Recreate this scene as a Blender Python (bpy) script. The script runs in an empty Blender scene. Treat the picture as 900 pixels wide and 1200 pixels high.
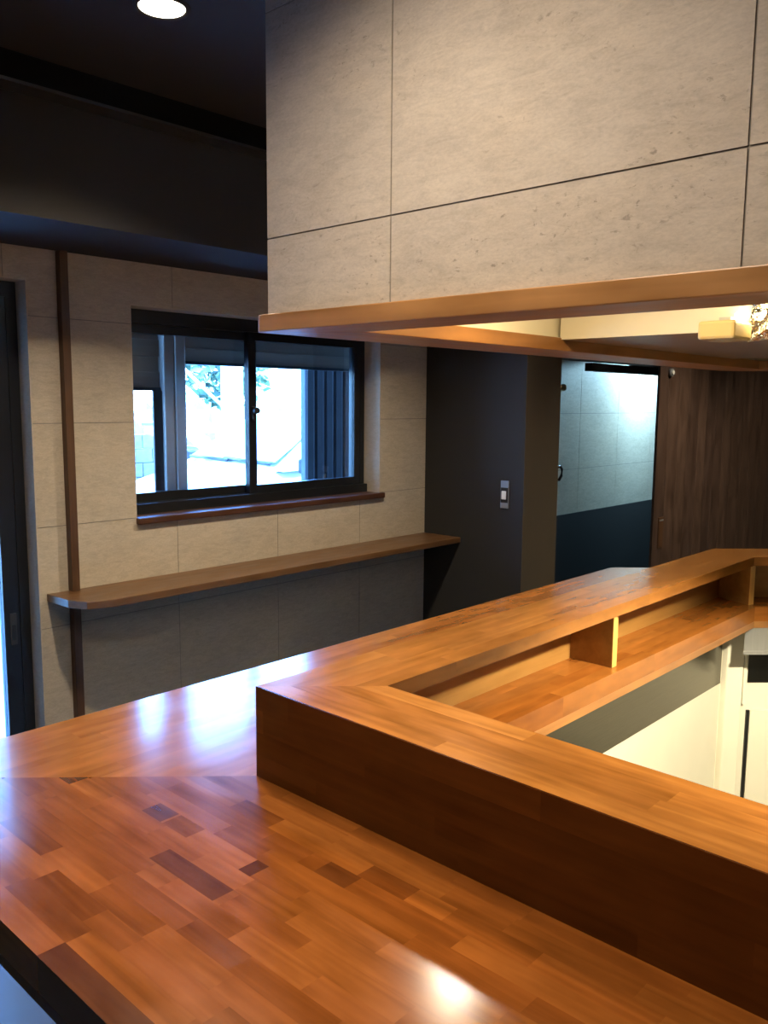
import bpy, bmesh, math, random
from mathutils import Vector, Matrix

S = bpy.context.scene
COL = S.collection
rng = random.Random(7)
H = 1.56                      # eye height above the floor; most heights below are measured from it

# ------------------------------------------------------------------ camera
def setup_camera():
    F, yaw, pit, rol = 993.907, math.radians(42.8256), math.radians(7.3727), math.radians(0.4717)
    d = Vector((math.cos(yaw) * math.cos(pit), math.sin(yaw) * math.cos(pit), -math.sin(pit)))
    r = Vector((math.sin(yaw), -math.cos(yaw), 0)); u = r.cross(d)
    c, s = math.cos(rol), math.sin(rol)
    r2, u2 = c * r + s * u, -s * r + c * u
    cd = bpy.data.cameras.new('camera'); cam = bpy.data.objects.new('camera', cd); COL.objects.link(cam)
    cd.sensor_fit = 'VERTICAL'; cd.sensor_height = 36.0; cd.lens = F / 1200 * 36.0
    cd.clip_start = 0.02; cd.clip_end = 200
    m = Matrix.Identity(4)
    for i in range(3):
        m[i][0], m[i][1], m[i][2] = r2[i], u2[i], -d[i]
    m[2][3] = H
    cam.matrix_world = m
    S.camera = cam
setup_camera()

# ------------------------------------------------------------------ exposure, sky, sun
S.view_settings.view_transform = 'Standard'
S.view_settings.look = 'None'
S.view_settings.exposure = 0.0
S.view_settings.gamma = 1.0
S.view_settings.use_curve_mapping = False

SKY_STRENGTH = 15.0
w = bpy.data.worlds.new('sky'); S.world = w; w.use_nodes = True
nt = w.node_tree; nt.nodes.clear()
sky = nt.nodes.new('ShaderNodeTexSky'); sky.sky_type = 'NISHITA'; sky.sun_disc = False
sky.sun_elevation = math.radians(48); sky.sun_rotation = math.radians(180); sky.air_density = 1.0; sky.dust_density = 2.0
tint = nt.nodes.new('ShaderNodeMix'); tint.data_type = 'RGBA'; tint.blend_type = 'MULTIPLY'; tint.inputs[0].default_value = 1.0
tint.inputs[7].default_value = (0.28, 0.58, 1.0, 1)      # the camera is balanced for the warm lamps, daylight reads blue
bg = nt.nodes.new('ShaderNodeBackground'); bg.inputs[1].default_value = SKY_STRENGTH
wo = nt.nodes.new('ShaderNodeOutputWorld')
nt.links.new(sky.outputs[0], tint.inputs[6]); nt.links.new(tint.outputs[2], bg.inputs[0]); nt.links.new(bg.outputs[0], wo.inputs[0])

S.cycles.sample_clamp_indirect = 4.0

LAMP = (1.0, 0.85, 0.63)
DOWN_W = 88.0
KITCHEN_W = 5.5
CORRIDOR_W = 150.0

# ------------------------------------------------------------------ materials
def mat(name, col, rough=0.6, metal=0.0, var=0.12, scale=6.0, stretch=(1, 1, 1), bump=0.0, coat=0.0, spec=0.5, bscale=None):
    m = bpy.data.materials.new(name); m.use_nodes = True
    n = m.node_tree.nodes; l = m.node_tree.links
    b = n['Principled BSDF']; b.inputs['Roughness'].default_value = rough; b.inputs['Metallic'].default_value = metal
    b.inputs['Coat Weight'].default_value = coat; b.inputs['Specular IOR Level'].default_value = spec
    tc = n.new('ShaderNodeTexCoord'); mp = n.new('ShaderNodeMapping'); mp.inputs['Scale'].default_value = stretch
    l.new(tc.outputs['Object'], mp.inputs[0])
    no = n.new('ShaderNodeTexNoise'); no.inputs['Scale'].default_value = scale; no.inputs['Detail'].default_value = 5
    l.new(mp.outputs[0], no.inputs['Vector'])
    rp = n.new('ShaderNodeValToRGB'); rp.color_ramp.elements[0].position = 0.3; rp.color_ramp.elements[1].position = 0.7
    rp.color_ramp.elements[0].color = tuple(c * (1 - var) for c in col[:3]) + (1,)
    rp.color_ramp.elements[1].color = tuple(min(1, c * (1 + var)) for c in col[:3]) + (1,)
    l.new(no.outputs['Fac'], rp.inputs[0]); l.new(rp.outputs[0], b.inputs['Base Color'])
    if bump:
        nb = n.new('ShaderNodeTexNoise'); nb.inputs['Scale'].default_value = bscale or scale * 6; nb.inputs['Detail'].default_value = 3
        l.new(mp.outputs[0], nb.inputs['Vector'])
        bp = n.new('ShaderNodeBump'); bp.inputs['Strength'].default_value = bump; bp.inputs['Distance'].default_value = 0.01
        l.new(nb.outputs['Fac'], bp.inputs['Height']); l.new(bp.outputs[0], b.inputs['Normal'])
    return m

def wood(name, ang, rough=0.22, coat=0.0, contrast=0.35, plain=None, vertical=False, bump=0.02, fine=1.0, spec=0.5):
    """grain runs along the direction 'ang' (degrees in plan) or upright; tone from the object colour"""
    m = bpy.data.materials.new(name); m.use_nodes = True
    n = m.node_tree.nodes; l = m.node_tree.links
    b = n['Principled BSDF']; b.inputs['Coat Weight'].default_value = coat; b.inputs['Coat Roughness'].default_value = 0.12; b.inputs['Specular IOR Level'].default_value = spec
    tc = n.new('ShaderNodeTexCoord'); oi = n.new('ShaderNodeObjectInfo')
    r = n.new('ShaderNodeMapping'); r.inputs['Rotation'].default_value = (0, math.radians(90) if vertical else 0, -math.radians(ang))
    l.new(tc.outputs['Object'], r.inputs[0])
    mul = n.new('ShaderNodeMath'); mul.operation = 'MULTIPLY'; mul.inputs[1].default_value = 53.0; l.new(oi.outputs['Random'], mul.inputs[0])
    add = n.new('ShaderNodeVectorMath'); add.operation = 'ADD'; l.new(r.outputs[0], add.inputs[0]); l.new(mul.outputs[0], add.inputs[1])
    s1 = n.new('ShaderNodeMapping'); s1.inputs['Scale'].default_value = (3.0, 55 * fine, 55 * fine); l.new(add.outputs[0], s1.inputs[0])
    n1 = n.new('ShaderNodeTexNoise'); n1.inputs['Scale'].default_value = 1.0; n1.inputs['Detail'].default_value = 2; n1.inputs['Roughness'].default_value = 0.5
    n1.inputs['Distortion'].default_value = 0.6
    l.new(s1.outputs[0], n1.inputs['Vector'])
    s2 = n.new('ShaderNodeMapping'); s2.inputs['Scale'].default_value = (9.0, 22, 22); l.new(add.outputs[0], s2.inputs[0])
    n2 = n.new('ShaderNodeTexNoise'); n2.inputs['Scale'].default_value = 1.0; n2.inputs['Detail'].default_value = 3
    l.new(s2.outputs[0], n2.inputs['Vector'])
    mx = n.new('ShaderNodeMix'); mx.data_type = 'FLOAT'; mx.inputs[0].default_value = 0.5
    l.new(n1.outputs['Fac'], mx.inputs[2]); l.new(n2.outputs['Fac'], mx.inputs[3])
    rp = n.new('ShaderNodeValToRGB'); rp.color_ramp.elements[0].position = 0.30; rp.color_ramp.elements[1].position = 0.68
    lo = 1 - contrast; rp.color_ramp.elements[0].color = (lo, lo * 0.93, lo * 0.85, 1); rp.color_ramp.elements[1].color = (1.12, 1.12, 1.12, 1)
    l.new(mx.outputs[0], rp.inputs[0])
    cm = n.new('ShaderNodeMix'); cm.data_type = 'RGBA'; cm.blend_type = 'MULTIPLY'; cm.inputs[0].default_value = 1.0
    l.new(rp.outputs[0], cm.inputs[6])
    if plain: cm.inputs[7].default_value = plain + (1,)
    else: l.new(oi.outputs['Color'], cm.inputs[7])
    l.new(cm.outputs[2], b.inputs['Base Color'])
    rr = n.new('ShaderNodeMapRange'); rr.inputs['To Min'].default_value = rough * 0.65; rr.inputs['To Max'].default_value = rough * 1.6
    l.new(n2.outputs['Fac'], rr.inputs['Value']); l.new(rr.outputs[0], b.inputs['Roughness'])
    if bump:
        bp = n.new('ShaderNodeBump'); bp.inputs['Strength'].default_value = bump; bp.inputs['Distance'].default_value = 0.004
        l.new(n1.outputs['Fac'], bp.inputs['Height']); l.new(bp.outputs[0], b.inputs['Normal'])
    return m

def stone(name, base, axis, pits=0.5, streak=0.5, cloud=0.16):
    """printed stone-look wall panel: soft clouds, fine streaks lying level along the wall, dark pits"""
    m = bpy.data.materials.new(name); m.use_nodes = True
    n = m.node_tree.nodes; l = m.node_tree.links
    b = n['Principled BSDF']; b.inputs['Roughness'].default_value = 0.7; b.inputs['Specular IOR Level'].default_value = 0.25
    tc = n.new('ShaderNodeTexCoord')
    def noise(scale, det, rough=0.6, dist=0.0):
        mp = n.new('ShaderNodeMapping'); mp.inputs['Scale'].default_value = scale; l.new(tc.outputs['Object'], mp.inputs[0])
        t = n.new('ShaderNodeTexNoise'); t.inputs['Scale'].default_value = 1.0; t.inputs['Detail'].default_value = det
        t.inputs['Roughness'].default_value = rough; t.inputs['Distortion'].default_value = dist
        l.new(mp.outputs[0], t.inputs['Vector']); return t.outputs['Fac']
    def ramp(src, p0, c0, p1, c1):
        rp = n.new('ShaderNodeValToRGB'); rp.color_ramp.elements[0].position = p0; rp.color_ramp.elements[1].position = p1
        rp.color_ramp.elements[0].color = c0; rp.color_ramp.elements[1].color = c1; l.new(src, rp.inputs[0]); return rp.outputs[0]
    def mul(a, bb):
        x = n.new('ShaderNodeMix'); x.data_type = 'RGBA'; x.blend_type = 'MULTIPLY'; x.inputs[0].default_value = 1.0
        l.new(a, x.inputs[6]); l.new(bb, x.inputs[7]); return x.outputs[2]
    def along(a, z): return (a, a, z) if axis == 'xy' else ((a, 1.0, z) if axis == 'x' else (1.0, a, z))
    g = lambda v: (v, v * 0.985, v * 0.965, 1)
    cl = ramp(noise(along(5, 8), 4, 0.6, 0.5), 0.3, tuple(c * (1 - cloud) for c in base) + (1,), 0.7, tuple(c * (1 + cloud) for c in base) + (1,))
    st = ramp(noise(along(22, 75), 6, 0.72, 0.8), 0.30, g(1 - 0.36 * streak), 0.60, g(1.05))
    fi = ramp(noise(along(160, 330), 3, 0.7), 0.3, g(1 - 0.22 * streak), 0.65, g(1.04))
    pt = ramp(noise(along(70, 130), 4, 0.7, 0.4), 0.30 + 0.035 * pits, g(1 - 0.62 * pits), 0.37 + 0.05 * pits, g(1.0))
    pa = noise(along(4.5, 7), 3, 0.6)
    pm = n.new('ShaderNodeMix'); pm.data_type = 'RGBA'; pm.inputs[7].default_value = (1, 1, 1, 1)
    pr = ramp(pa, 0.40, (0, 0, 0, 1), 0.56, (1, 1, 1, 1)); l.new(pr, pm.inputs[0]); l.new(pt, pm.inputs[6])
    c = mul(mul(mul(cl, st), fi), pm.outputs[2])
    l.new(c, b.inputs['Base Color'])
    return m

def emit(name, col, strength):
    m = bpy.data.materials.new(name); m.use_nodes = True
    n = m.node_tree.nodes; l = m.node_tree.links; n.clear()
    e = n.new('ShaderNodeEmission'); e.inputs[0].default_value = col + (1,); e.inputs[1].default_value = strength
    o = n.new('ShaderNodeOutputMaterial'); l.new(e.outputs[0], o.inputs[0]); m.cycles.emission_sampling = 'NONE'; return m

def glass(name, tintc=(0.93, 0.97, 0.98), refl=0.06):
    m = bpy.data.materials.new(name); m.use_nodes = True
    n = m.node_tree.nodes; l = m.node_tree.links; n.clear()
    t = n.new('ShaderNodeBsdfTransparent'); t.inputs[0].default_value = tintc + (1,)
    g = n.new('ShaderNodeBsdfGlossy'); g.inputs['Roughness'].default_value = 0.02
    f = n.new('ShaderNodeFresnel'); f.inputs[0].default_value = 1.35
    mx = n.new('ShaderNodeMixShader'); o = n.new('ShaderNodeOutputMaterial')
    l.new(f.outputs[0], mx.inputs[0]); l.new(t.outputs[0], mx.inputs[1]); l.new(g.outputs[0], mx.inputs[2]); l.new(mx.outputs[0], o.inputs[0])
    return m

M = {}
M['paint_dark'] = mat('charcoal_wall_paint', (0.028, 0.0255, 0.0235), 0.75, var=0.06, scale=3, spec=0.25)
M['taupe'] = mat('taupe_end_tone', (0.095, 0.074, 0.048), 0.75, var=0.06, scale=3, spec=0.25)
M['ceil_dark'] = mat('black_ceiling_paint', (0.034, 0.030, 0.027), 0.8, var=0.06, scale=3, spec=0.2)
M['rail_black'] = mat('black_rail', (0.005, 0.005, 0.005), 0.8, var=0.1, spec=0.08)
M['rail_edge'] = mat('dark_rail_edge', (0.035, 0.032, 0.029), 0.45, var=0.1)
M['tile_wall'] = stone('stone_wall_panel', (0.50, 0.43, 0.335), 'x', pits=0.25, streak=0.4, cloud=0.06)
M['tile_reveal'] = stone('stone_reveal_panel', (0.50, 0.43, 0.335), 'xy', pits=0.25, streak=0.3, cloud=0.05)
M['tile_hood'] = stone('stone_bulkhead_panel', (0.505, 0.445, 0.40), 'y', pits=0.66, streak=0.42, cloud=0.09)
M['joint'] = mat('grey_joint', (0.22, 0.195, 0.165), 0.8)
M['joint_hood'] = mat('grey_bulkhead_joint', (0.24, 0.21, 0.185), 0.8)
M['plaster'] = mat('beige_plaster', (0.40, 0.36, 0.30), 0.8, var=0.05)
M['cream'] = mat('cream_kitchen_paint', (0.80, 0.765, 0.64), 0.35, var=0.05, scale=4)
M['cream_block'] = mat('yellowed_cream_plastic', (0.40, 0.30, 0.13), 0.5, var=0.04)
M['creamwhite'] = mat('white_kitchen_paint', (0.74, 0.68, 0.54), 0.5, var=0.04)
M['steel'] = mat('brushed_steel', (0.17, 0.162, 0.14), 0.24, metal=1.0, var=0.08, scale=4, stretch=(2, 2, 60), bump=0.02)
M['steel_light'] = mat('bright_steel', (0.42, 0.42, 0.41), 0.32, metal=0.5, var=0.06, scale=5, stretch=(40, 2, 2))
M['steel_dark'] = mat('dull_hood_steel', (0.46, 0.41, 0.34), 0.38, metal=1.0, var=0.08, scale=3)
M['foil'] = mat('crumpled_foil', (0.62, 0.60, 0.55), 0.22, metal=1.0, var=0.2, scale=18, bump=0.9, bscale=60)
M['alu_black'] = mat('black_aluminium', (0.010, 0.011, 0.013), 0.35, var=0.1, spec=0.4)
M['floor'] = mat('grey_floor', (0.07, 0.07, 0.07), 0.55, var=0.12, scale=4, bump=0.03)
M['woodA'] = wood('laminated_wood_along_y', 90, 0.16, contrast=0.48, spec=0.38, bump=0)
M['woodB'] = wood('laminated_wood_along_x', 0, 0.15, contrast=0.40, spec=0.38, bump=0, fine=0.5)
M['woodC'] = wood('laminated_wood_diagonal', -45, 0.15, contrast=0.40, spec=0.38, bump=0, fine=0.5)
M['ply'] = wood('pale_varnished_ply', 0, 0.35, contrast=0.25, plain=(0.32, 0.165, 0.045))
M['ply_edge'] = wood('lamplit_ply_edge', 0, 0.4, contrast=0.15, plain=(0.62, 0.36, 0.10), vertical=True)  # brighter than the ply: lamp light on the divider fronts put into the colour
M['trimA'] = wood('bulkhead_trim_along_y', 90, 0.35, contrast=0.45, plain=(0.40, 0.19, 0.062), fine=0.7)
M['trimB'] = wood('bulkhead_trim_along_x', 0, 0.33, contrast=0.45, plain=(0.36, 0.16, 0.050), fine=0.7)
M['trimC'] = wood('bulkhead_trim_diagonal', -45, 0.35, contrast=0.45, plain=(0.40, 0.19, 0.062), fine=0.7)
M['shelf'] = wood('walnut_shelf', 0, 0.32, contrast=0.45, plain=(0.155, 0.075, 0.030))
M['sill'] = wood('dark_sill', 0, 0.4, contrast=0.45, plain=(0.075, 0.028, 0.012))
M['post'] = wood('dark_post', 0, 0.45, contrast=0.5, plain=(0.105, 0.048, 0.020), vertical=True)
M['plank'] = wood('dark_door_plank', 0, 0.45, contrast=0.55, vertical=True, fine=0.5)
M['glass'] = glass('window_glass')
M['car_glass'] = mat('car_window_glass', (0.10, 0.16, 0.18), 0.05, var=0.05, spec=1.0, coat=1.0)
M['white'] = mat('white_plastic', (0.80, 0.78, 0.72), 0.4, var=0.03)
M['grey'] = mat('grey_metal_plate', (0.34, 0.36, 0.38), 0.35, metal=0.6, var=0.05)
M['black'] = mat('black_plastic', (0.012, 0.012, 0.012), 0.4, var=0.1)
M['brass'] = mat('brass_metal', (0.60, 0.45, 0.22), 0.3, metal=1.0, var=0.08)
M['shutter'] = mat('grey_shutter_slat', (0.125, 0.085, 0.056), 0.55, var=0.12, scale=3, stretch=(1, 1, 20))
M['guide'] = mat('pale_shutter_guide', (0.24, 0.185, 0.15), 0.5, var=0.05)
M['lattice'] = mat('navy_black_louver', (0.016, 0.018, 0.022), 0.7, var=0.1, spec=0.1)
M['lattice_lit'] = mat('louver_lit_side_tone', (0.075, 0.085, 0.10), 0.7, var=0.1, spec=0.2)  # lighter tone carries the daylight on the fins' sides
M['concrete'] = mat('pale_concrete_paving', (0.36, 0.355, 0.34), 0.85, var=0.08, scale=3)
M['carpaint'] = mat('white_car_paint', (0.80, 0.80, 0.80), 0.25, var=0.02, coat=0.6)
M['rubber'] = mat('tyre_rubber', (0.02, 0.02, 0.02), 0.8)
M['whitesteel'] = mat('white_painted_steel', (0.75, 0.75, 0.73), 0.4, var=0.03)
M['fence'] = mat('grey_fence_panel', (0.09, 0.085, 0.085), 0.7, var=0.12)
M['block'] = mat('concrete_block', (0.06, 0.065, 0.08), 0.9, var=0.25, scale=12)
M['leaf'] = mat('tree_leaves', (0.035, 0.07, 0.035), 0.6, var=0.4, scale=5)
M['bark'] = mat('tree_bark', (0.06, 0.045, 0.03), 0.9, var=0.3)
M['house'] = mat('pale_house_render', (0.42, 0.47, 0.45), 0.8, var=0.05)
M['house_grey'] = mat('grey_house_render', (0.30, 0.30, 0.30), 0.85, var=0.08)
M['houseglass'] = mat('far_window_glass', (0.05, 0.07, 0.09), 0.1, var=0.1)
M['roof'] = mat('far_roof_tile', (0.12, 0.12, 0.14), 0.7, var=0.2)

# ------------------------------------------------------------------ mesh helpers
def link(name, me, m, parent=None):
    o = bpy.data.objects.new(name, me); COL.objects.link(o)
    if m is not None and not me.materials: me.materials.append(m)
    if parent is not None: o.parent = parent
    return o
def mesh(name, V, Fc, m, parent=None, smooth=False):
    me = bpy.data.meshes.new(name); me.from_pydata([tuple(v) for v in V], [], Fc); me.validate()
    bm = bmesh.new(); bm.from_mesh(me); bmesh.ops.recalc_face_normals(bm, faces=bm.faces); bm.to_mesh(me); bm.free()
    if smooth:
        for p in me.polygons: p.use_smooth = True
    return link(name, me, m, parent)
def boxdata(bs):
    V, Fc = [], []
    for (x0, x1, y0, y1, z0, z1) in bs:
        k = len(V)
        V += [(x0, y0, z0), (x1, y0, z0), (x1, y1, z0), (x0, y1, z0), (x0, y0, z1), (x1, y0, z1), (x1, y1, z1), (x0, y1, z1)]
        Fc += [tuple(k + i for i in f) for f in ((0, 3, 2, 1), (4, 5, 6, 7), (0, 1, 5, 4), (1, 2, 6, 5), (2, 3, 7, 6), (3, 0, 4, 7))]
    return V, Fc
def box(name, x0, x1, y0, y1, z0, z1, m, parent=None, bevel=0.0):
    V, Fc = boxdata([(x0, x1, y0, y1, z0, z1)])
    o = mesh(name, V, Fc, m, parent)
    if bevel: bev(o, bevel)
    return o
def bev(o, wd, seg=2):
    bm = bmesh.new(); bm.from_mesh(o.data)
    bmesh.ops.bevel(bm, geom=list(bm.edges), offset=wd, segments=seg, affect='EDGES', profile=0.5)
    bm.to_mesh(o.data); bm.free()
def boxes(name, bs, m, parent=None):
    V, Fc = boxdata(bs); return mesh(name, V, Fc, m, parent)
def prism(name, poly, z0, z1, m, parent=None, bevel=0.0):
    n = len(poly)
    V = [(p[0], p[1], z0) for p in poly] + [(p[0], p[1], z1) for p in poly]
    Fc = [tuple(range(n))[::-1], tuple(range(n, 2 * n))] + [(i, (i + 1) % n, n + (i + 1) % n, n + i) for i in range(n)]
    o = mesh(name, V, Fc, m, parent)
    if bevel: bev(o, bevel)
    return o
def cyl(name, p0, p1, r0, m, parent=None, r1=None, seg=20, smooth=True):
    p0, p1 = Vector(p0), Vector(p1); r1 = r0 if r1 is None else r1
    d = (p1 - p0).normalized(); a = d.orthogonal().normalized(); b = d.cross(a)
    V = []
    for p, r in ((p0, r0), (p1, r1)):
        for i in range(seg):
            t = 2 * math.pi * i / seg; V.append(p + r * (math.cos(t) * a + math.sin(t) * b))
    Fc = [(i, (i + 1) % seg, seg + (i + 1) % seg, seg + i) for i in range(seg)] + [tuple(range(seg))[::-1], tuple(range(seg, 2 * seg))]
    o = mesh(name, V, Fc, m, parent)
    if smooth:
        for p in o.data.polygons:
            if len(p.vertices) == 4: p.use_smooth = True
    return o
def tube(name, pts, r, m, parent=None, seg=8):
    pts = [Vector(p) for p in pts]; V, Fc = [], []
    for i, p in enumerate(pts):
        d = (pts[min(i + 1, len(pts) - 1)] - pts[max(i - 1, 0)]).normalized()
        a = d.cross(Vector((0.31, 0.17, 0.93))).normalized(); b = d.cross(a)
        for k in range(seg):
            t = 2 * math.pi * k / seg; V.append(p + r * (math.cos(t) * a + math.sin(t) * b))
        if i:
            for k in range(seg):
                Fc.append(((i - 1) * seg + k, (i - 1) * seg + (k + 1) % seg, i * seg + (k + 1) % seg, i * seg + k))
    Fc += [tuple(range(seg)), tuple(range(len(V) - seg, len(V)))]
    return mesh(name, V, Fc, m, parent, smooth=True)
def tag(o, label, cat=None, group=None, kind=None):
    o['label'] = label
    if cat: o['category'] = cat
    if group: o['group'] = group
    if kind: o['kind'] = kind
    return o
def empty(name, label, cat, loc=(0, 0, 0), group=None, kind=None):
    o = bpy.data.objects.new(name, None); COL.objects.link(o); o.location = loc; o.empty_display_size = 0.1
    return tag(o, label, cat, group, kind)
def clip(poly, a, b):
    """keep the part of poly left of the line a->b"""
    out = []
    f = lambda p: (b[0] - a[0]) * (p[1] - a[1]) - (b[1] - a[1]) * (p[0] - a[0])
    for i in range(len(poly)):
        p, q = poly[i], poly[(i + 1) % len(poly)]; fp, fq = f(p), f(q)
        if fp >= 0: out.append(p)
        if fp * fq < 0:
            t = fp / (fp - fq); out.append((p[0] + t * (q[0] - p[0]), p[1] + t * (q[1] - p[1])))
    return out
def area(poly): return 0.5 * sum(poly[i][0] * poly[(i + 1) % len(poly)][1] - poly[(i + 1) % len(poly)][0] * poly[i][1] for i in range(len(poly)))
def rect_minus(r, holes):
    """level cells of rectangle r=(u0,u1,v0,v1) that lie outside the holes"""
    us = sorted({r[0], r[1]} | {max(r[0], min(r[1], h[i])) for h in holes for i in (0, 1)})
    vs = sorted({r[2], r[3]} | {max(r[2], min(r[3], h[i])) for h in holes for i in (2, 3)})
    cells = []
    for i in range(len(us) - 1):
        for j in range(len(vs) - 1):
            cu, cv = (us[i] + us[i + 1]) / 2, (vs[j] + vs[j + 1]) / 2
            if not any(h[0] < cu < h[1] and h[2] < cv < h[3] for h in holes): cells.append((us[i], us[i + 1], vs[j], vs[j + 1]))
    return cells

# ------------------------------------------------------------------ the room shell
YW = 2.54                                     # window wall face
XD, YB = 3.02, 1.996                          # charcoal partition faces
CEIL = H + 0.80
ROOM = (-2.2, 7.4, -3.0)
DOOR = (0.25, 1.17, -0.01, H + 0.355)        # opening of the glass door in the window wall
WIN = (1.51, 2.713, H - 0.417, H + 0.312)     # opening of the window

tag(box('floor', ROOM[0] - .16, ROOM[1] + .16, ROOM[2] - .16, YW + 0.17, -0.12, 0.0, M['floor']), 'smooth grey floor glimpsed below the edge of the wooden counter', 'floor', kind='structure')
tag(box('ceiling', ROOM[0] - .16, ROOM[1] + .16, ROOM[2] - .16, YW + 0.17, CEIL, CEIL + 0.2, M['ceil_dark']), 'near black ceiling over the seating side', 'ceiling', kind='structure')

wall_b = boxes('wall_back', [(a, b, YW + .0015, YW + .17, c, d) for (a, b, c, d) in rect_minus((ROOM[0] - .16, ROOM[1] + .16, 0.0, CEIL), [DOOR, WIN])], M['joint'])
tag(wall_b, 'beige stone panelled wall with the window and the glass door', 'wall', kind='structure')
def tile_object(cells, plane, m, parent, th=.0013):
    bs = [(a, b, plane[1] - .0, plane[1] + th, c, d) if plane[0] == 'y' else (plane[1], plane[1] + th, a, b, c, d) for (a, b, c, d) in cells]
    return boxes('panel', bs, m, parent)
G = 0.0012
def tile_wall(u0, u1, v0, v1, uj, vj, pu, pv, holes, plane, m, parent):
    i0 = math.floor((u0 - uj) / pu); 
    while uj + i0 * pu < u1 - 1e-4:
        a, b = max(u0, uj + i0 * pu + G), min(u1, uj + (i0 + 1) * pu - G)
        j0 = math.floor((v0 - vj) / pv)
        while vj + j0 * pv < v1 - 1e-4:
            c, d = max(v0, vj + j0 * pv + G), min(v1, vj + (j0 + 1) * pv - G)
            if b - a > .004 and d - c > .004:
                cells = rect_minus((a, b, c, d), holes)
                if cells: tile_object(cells, plane, m, parent)
            j0 += 1
        i0 += 1
tile_wall(ROOM[0], 1.275, 0.0, H + 0.448, 1.100, H - 0.073, 0.457, 0.321, [DOOR, WIN], ('y', YW), M['tile_wall'], wall_b)
tile_wall(1.275, XD, 0.0, H + 0.448, 1.672, H - 0.073, 0.457, 0.321, [DOOR, WIN], ('y', YW), M['tile_wall'], wall_b)
tile_wall(XD + .27, 6.6, H - 0.634, H + 0.45, 1.672, H - 0.055, 0.457, 0.321, [], ('y', YW), M['tile_wall'], wall_b)
box('wainscot', XD + .27, 6.6, YW - .004, YW + .0014, 0.0, H - 0.634, M['paint_dark'], wall_b)
# reveals of the two openings, covered with the same panel
boxes('window_reveal', [(WIN[1] - .004, WIN[1], YW, YW + .12, WIN[2], WIN[3]), (WIN[0], WIN[0] + .004, YW, YW + .12, WIN[2], WIN[3]), (WIN[0], WIN[1], YW, YW + .12, WIN[3] - .004, WIN[3])], M['tile_reveal'], wall_b)
boxes('door_reveal', [(DOOR[1] - .004, DOOR[1], YW, YW + .12, 0.0, DOOR[3]), (DOOR[0], DOOR[0] + .004, YW, YW + .12, 0.0, DOOR[3]), (DOOR[0], DOOR[1], YW, YW + .12, DOOR[3] - .004, DOOR[3])], M['tile_reveal'], wall_b)

tag(box('wall_left', ROOM[0] - .16, ROOM[0], ROOM[2], YW + .006, 0, CEIL, M['plaster']), 'plain beige end wall beyond the glass door', 'wall', kind='structure')
tag(box('wall_front', ROOM[0], ROOM[1], ROOM[2] - .16, ROOM[2], 0, CEIL, M['plaster']), 'plain beige wall behind the viewer', 'wall', kind='structure')
tag(box('wall_right', ROOM[1], ROOM[1] + .16, ROOM[2], YW + .006, 0, CEIL, M['plaster']), 'plain beige wall at the far end of the kitchen', 'wall', kind='structure')
tag(box('wall_soffit', ROOM[0], XD, 2.112, YW + .006, H + 0.448, CEIL, M['ceil_dark']), 'black dropped soffit running along the top of the window wall', 'wall', kind='structure')
tr = box('trim_1', ROOM[0], XD, 2.052, 2.112, H + 0.737, CEIL, M['rail_black']); tag(tr, 'black cornice rail where the soffit meets the ceiling', 'trim', kind='structure')
box('rail_lip', ROOM[0], XD, 2.046, 2.112, H + 0.729, H + 0.737, M['rail_edge'], tr)
wp = tag(box('wall_partition', XD, XD + .27, YB, YW + .003, 0, CEIL, M['paint_dark']), 'charcoal painted partition at the end of the wall shelf, carrying the switch', 'wall', kind='structure')
box('taupe_end_face', XD + .0005, XD + .27, YB - .0015, YB, 0, CEIL, M['taupe'], wp)  # end face toned lighter and browner than the partition's side
# wall with the doorway and the plank wall right of it
XO = 4.23
wd = boxes('wall_doorway', [(XD + .27, XO, YB + .004, YB + .10, H + 0.20, CEIL), (XO + .35, ROOM[1], YB + .06, YB + .16, 0, CEIL), (XO, XO + .35, YB + .06, YB + .16, H + .2, CEIL)], M['paint_dark'])
tag(wd, 'dark wall around the open doorway to the back passage', 'wall', kind='structure')
PAL_PLANK = [(0.095, 0.055, 0.038), (0.082, 0.047, 0.033), (0.106, 0.062, 0.043), (0.074, 0.042, 0.030), (0.098, 0.057, 0.039)]
x = XO + 0.98; k = 0
while x < ROOM[1] - .01:
    wdt = 0.16 + 0.05 * rng.random(); x1 = min(x + wdt, ROOM[1])
    p = box('plank', x + .0008, x1 - .0008, YB + .035, YB + .06, 0, CEIL, M['plank'], wd); p.color = rng.choice(PAL_PLANK) + (1,)
    x = x1
tag(box('trim_2', 3.77, XO + .35, 2.115, 2.155, H + 0.160, H + 0.20, M['rail_edge']), 'black sliding door track under the doorway header', 'trim', kind='structure')
# passage ceiling and its lamp
PC = H + 0.36
tag(box('ceiling_passage', XD + .27, 6.6, YB + .16, YW + .004, PC, PC + .05, M['ceil_dark']), 'dark low ceiling of the back passage', 'ceiling', kind='structure')
tag(box('wall_passage_end', 6.6, 6.7, YB + .16, YW + .004, 0, CEIL, M['plaster']), 'pale end wall of the back passage', 'wall', kind='structure')

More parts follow.
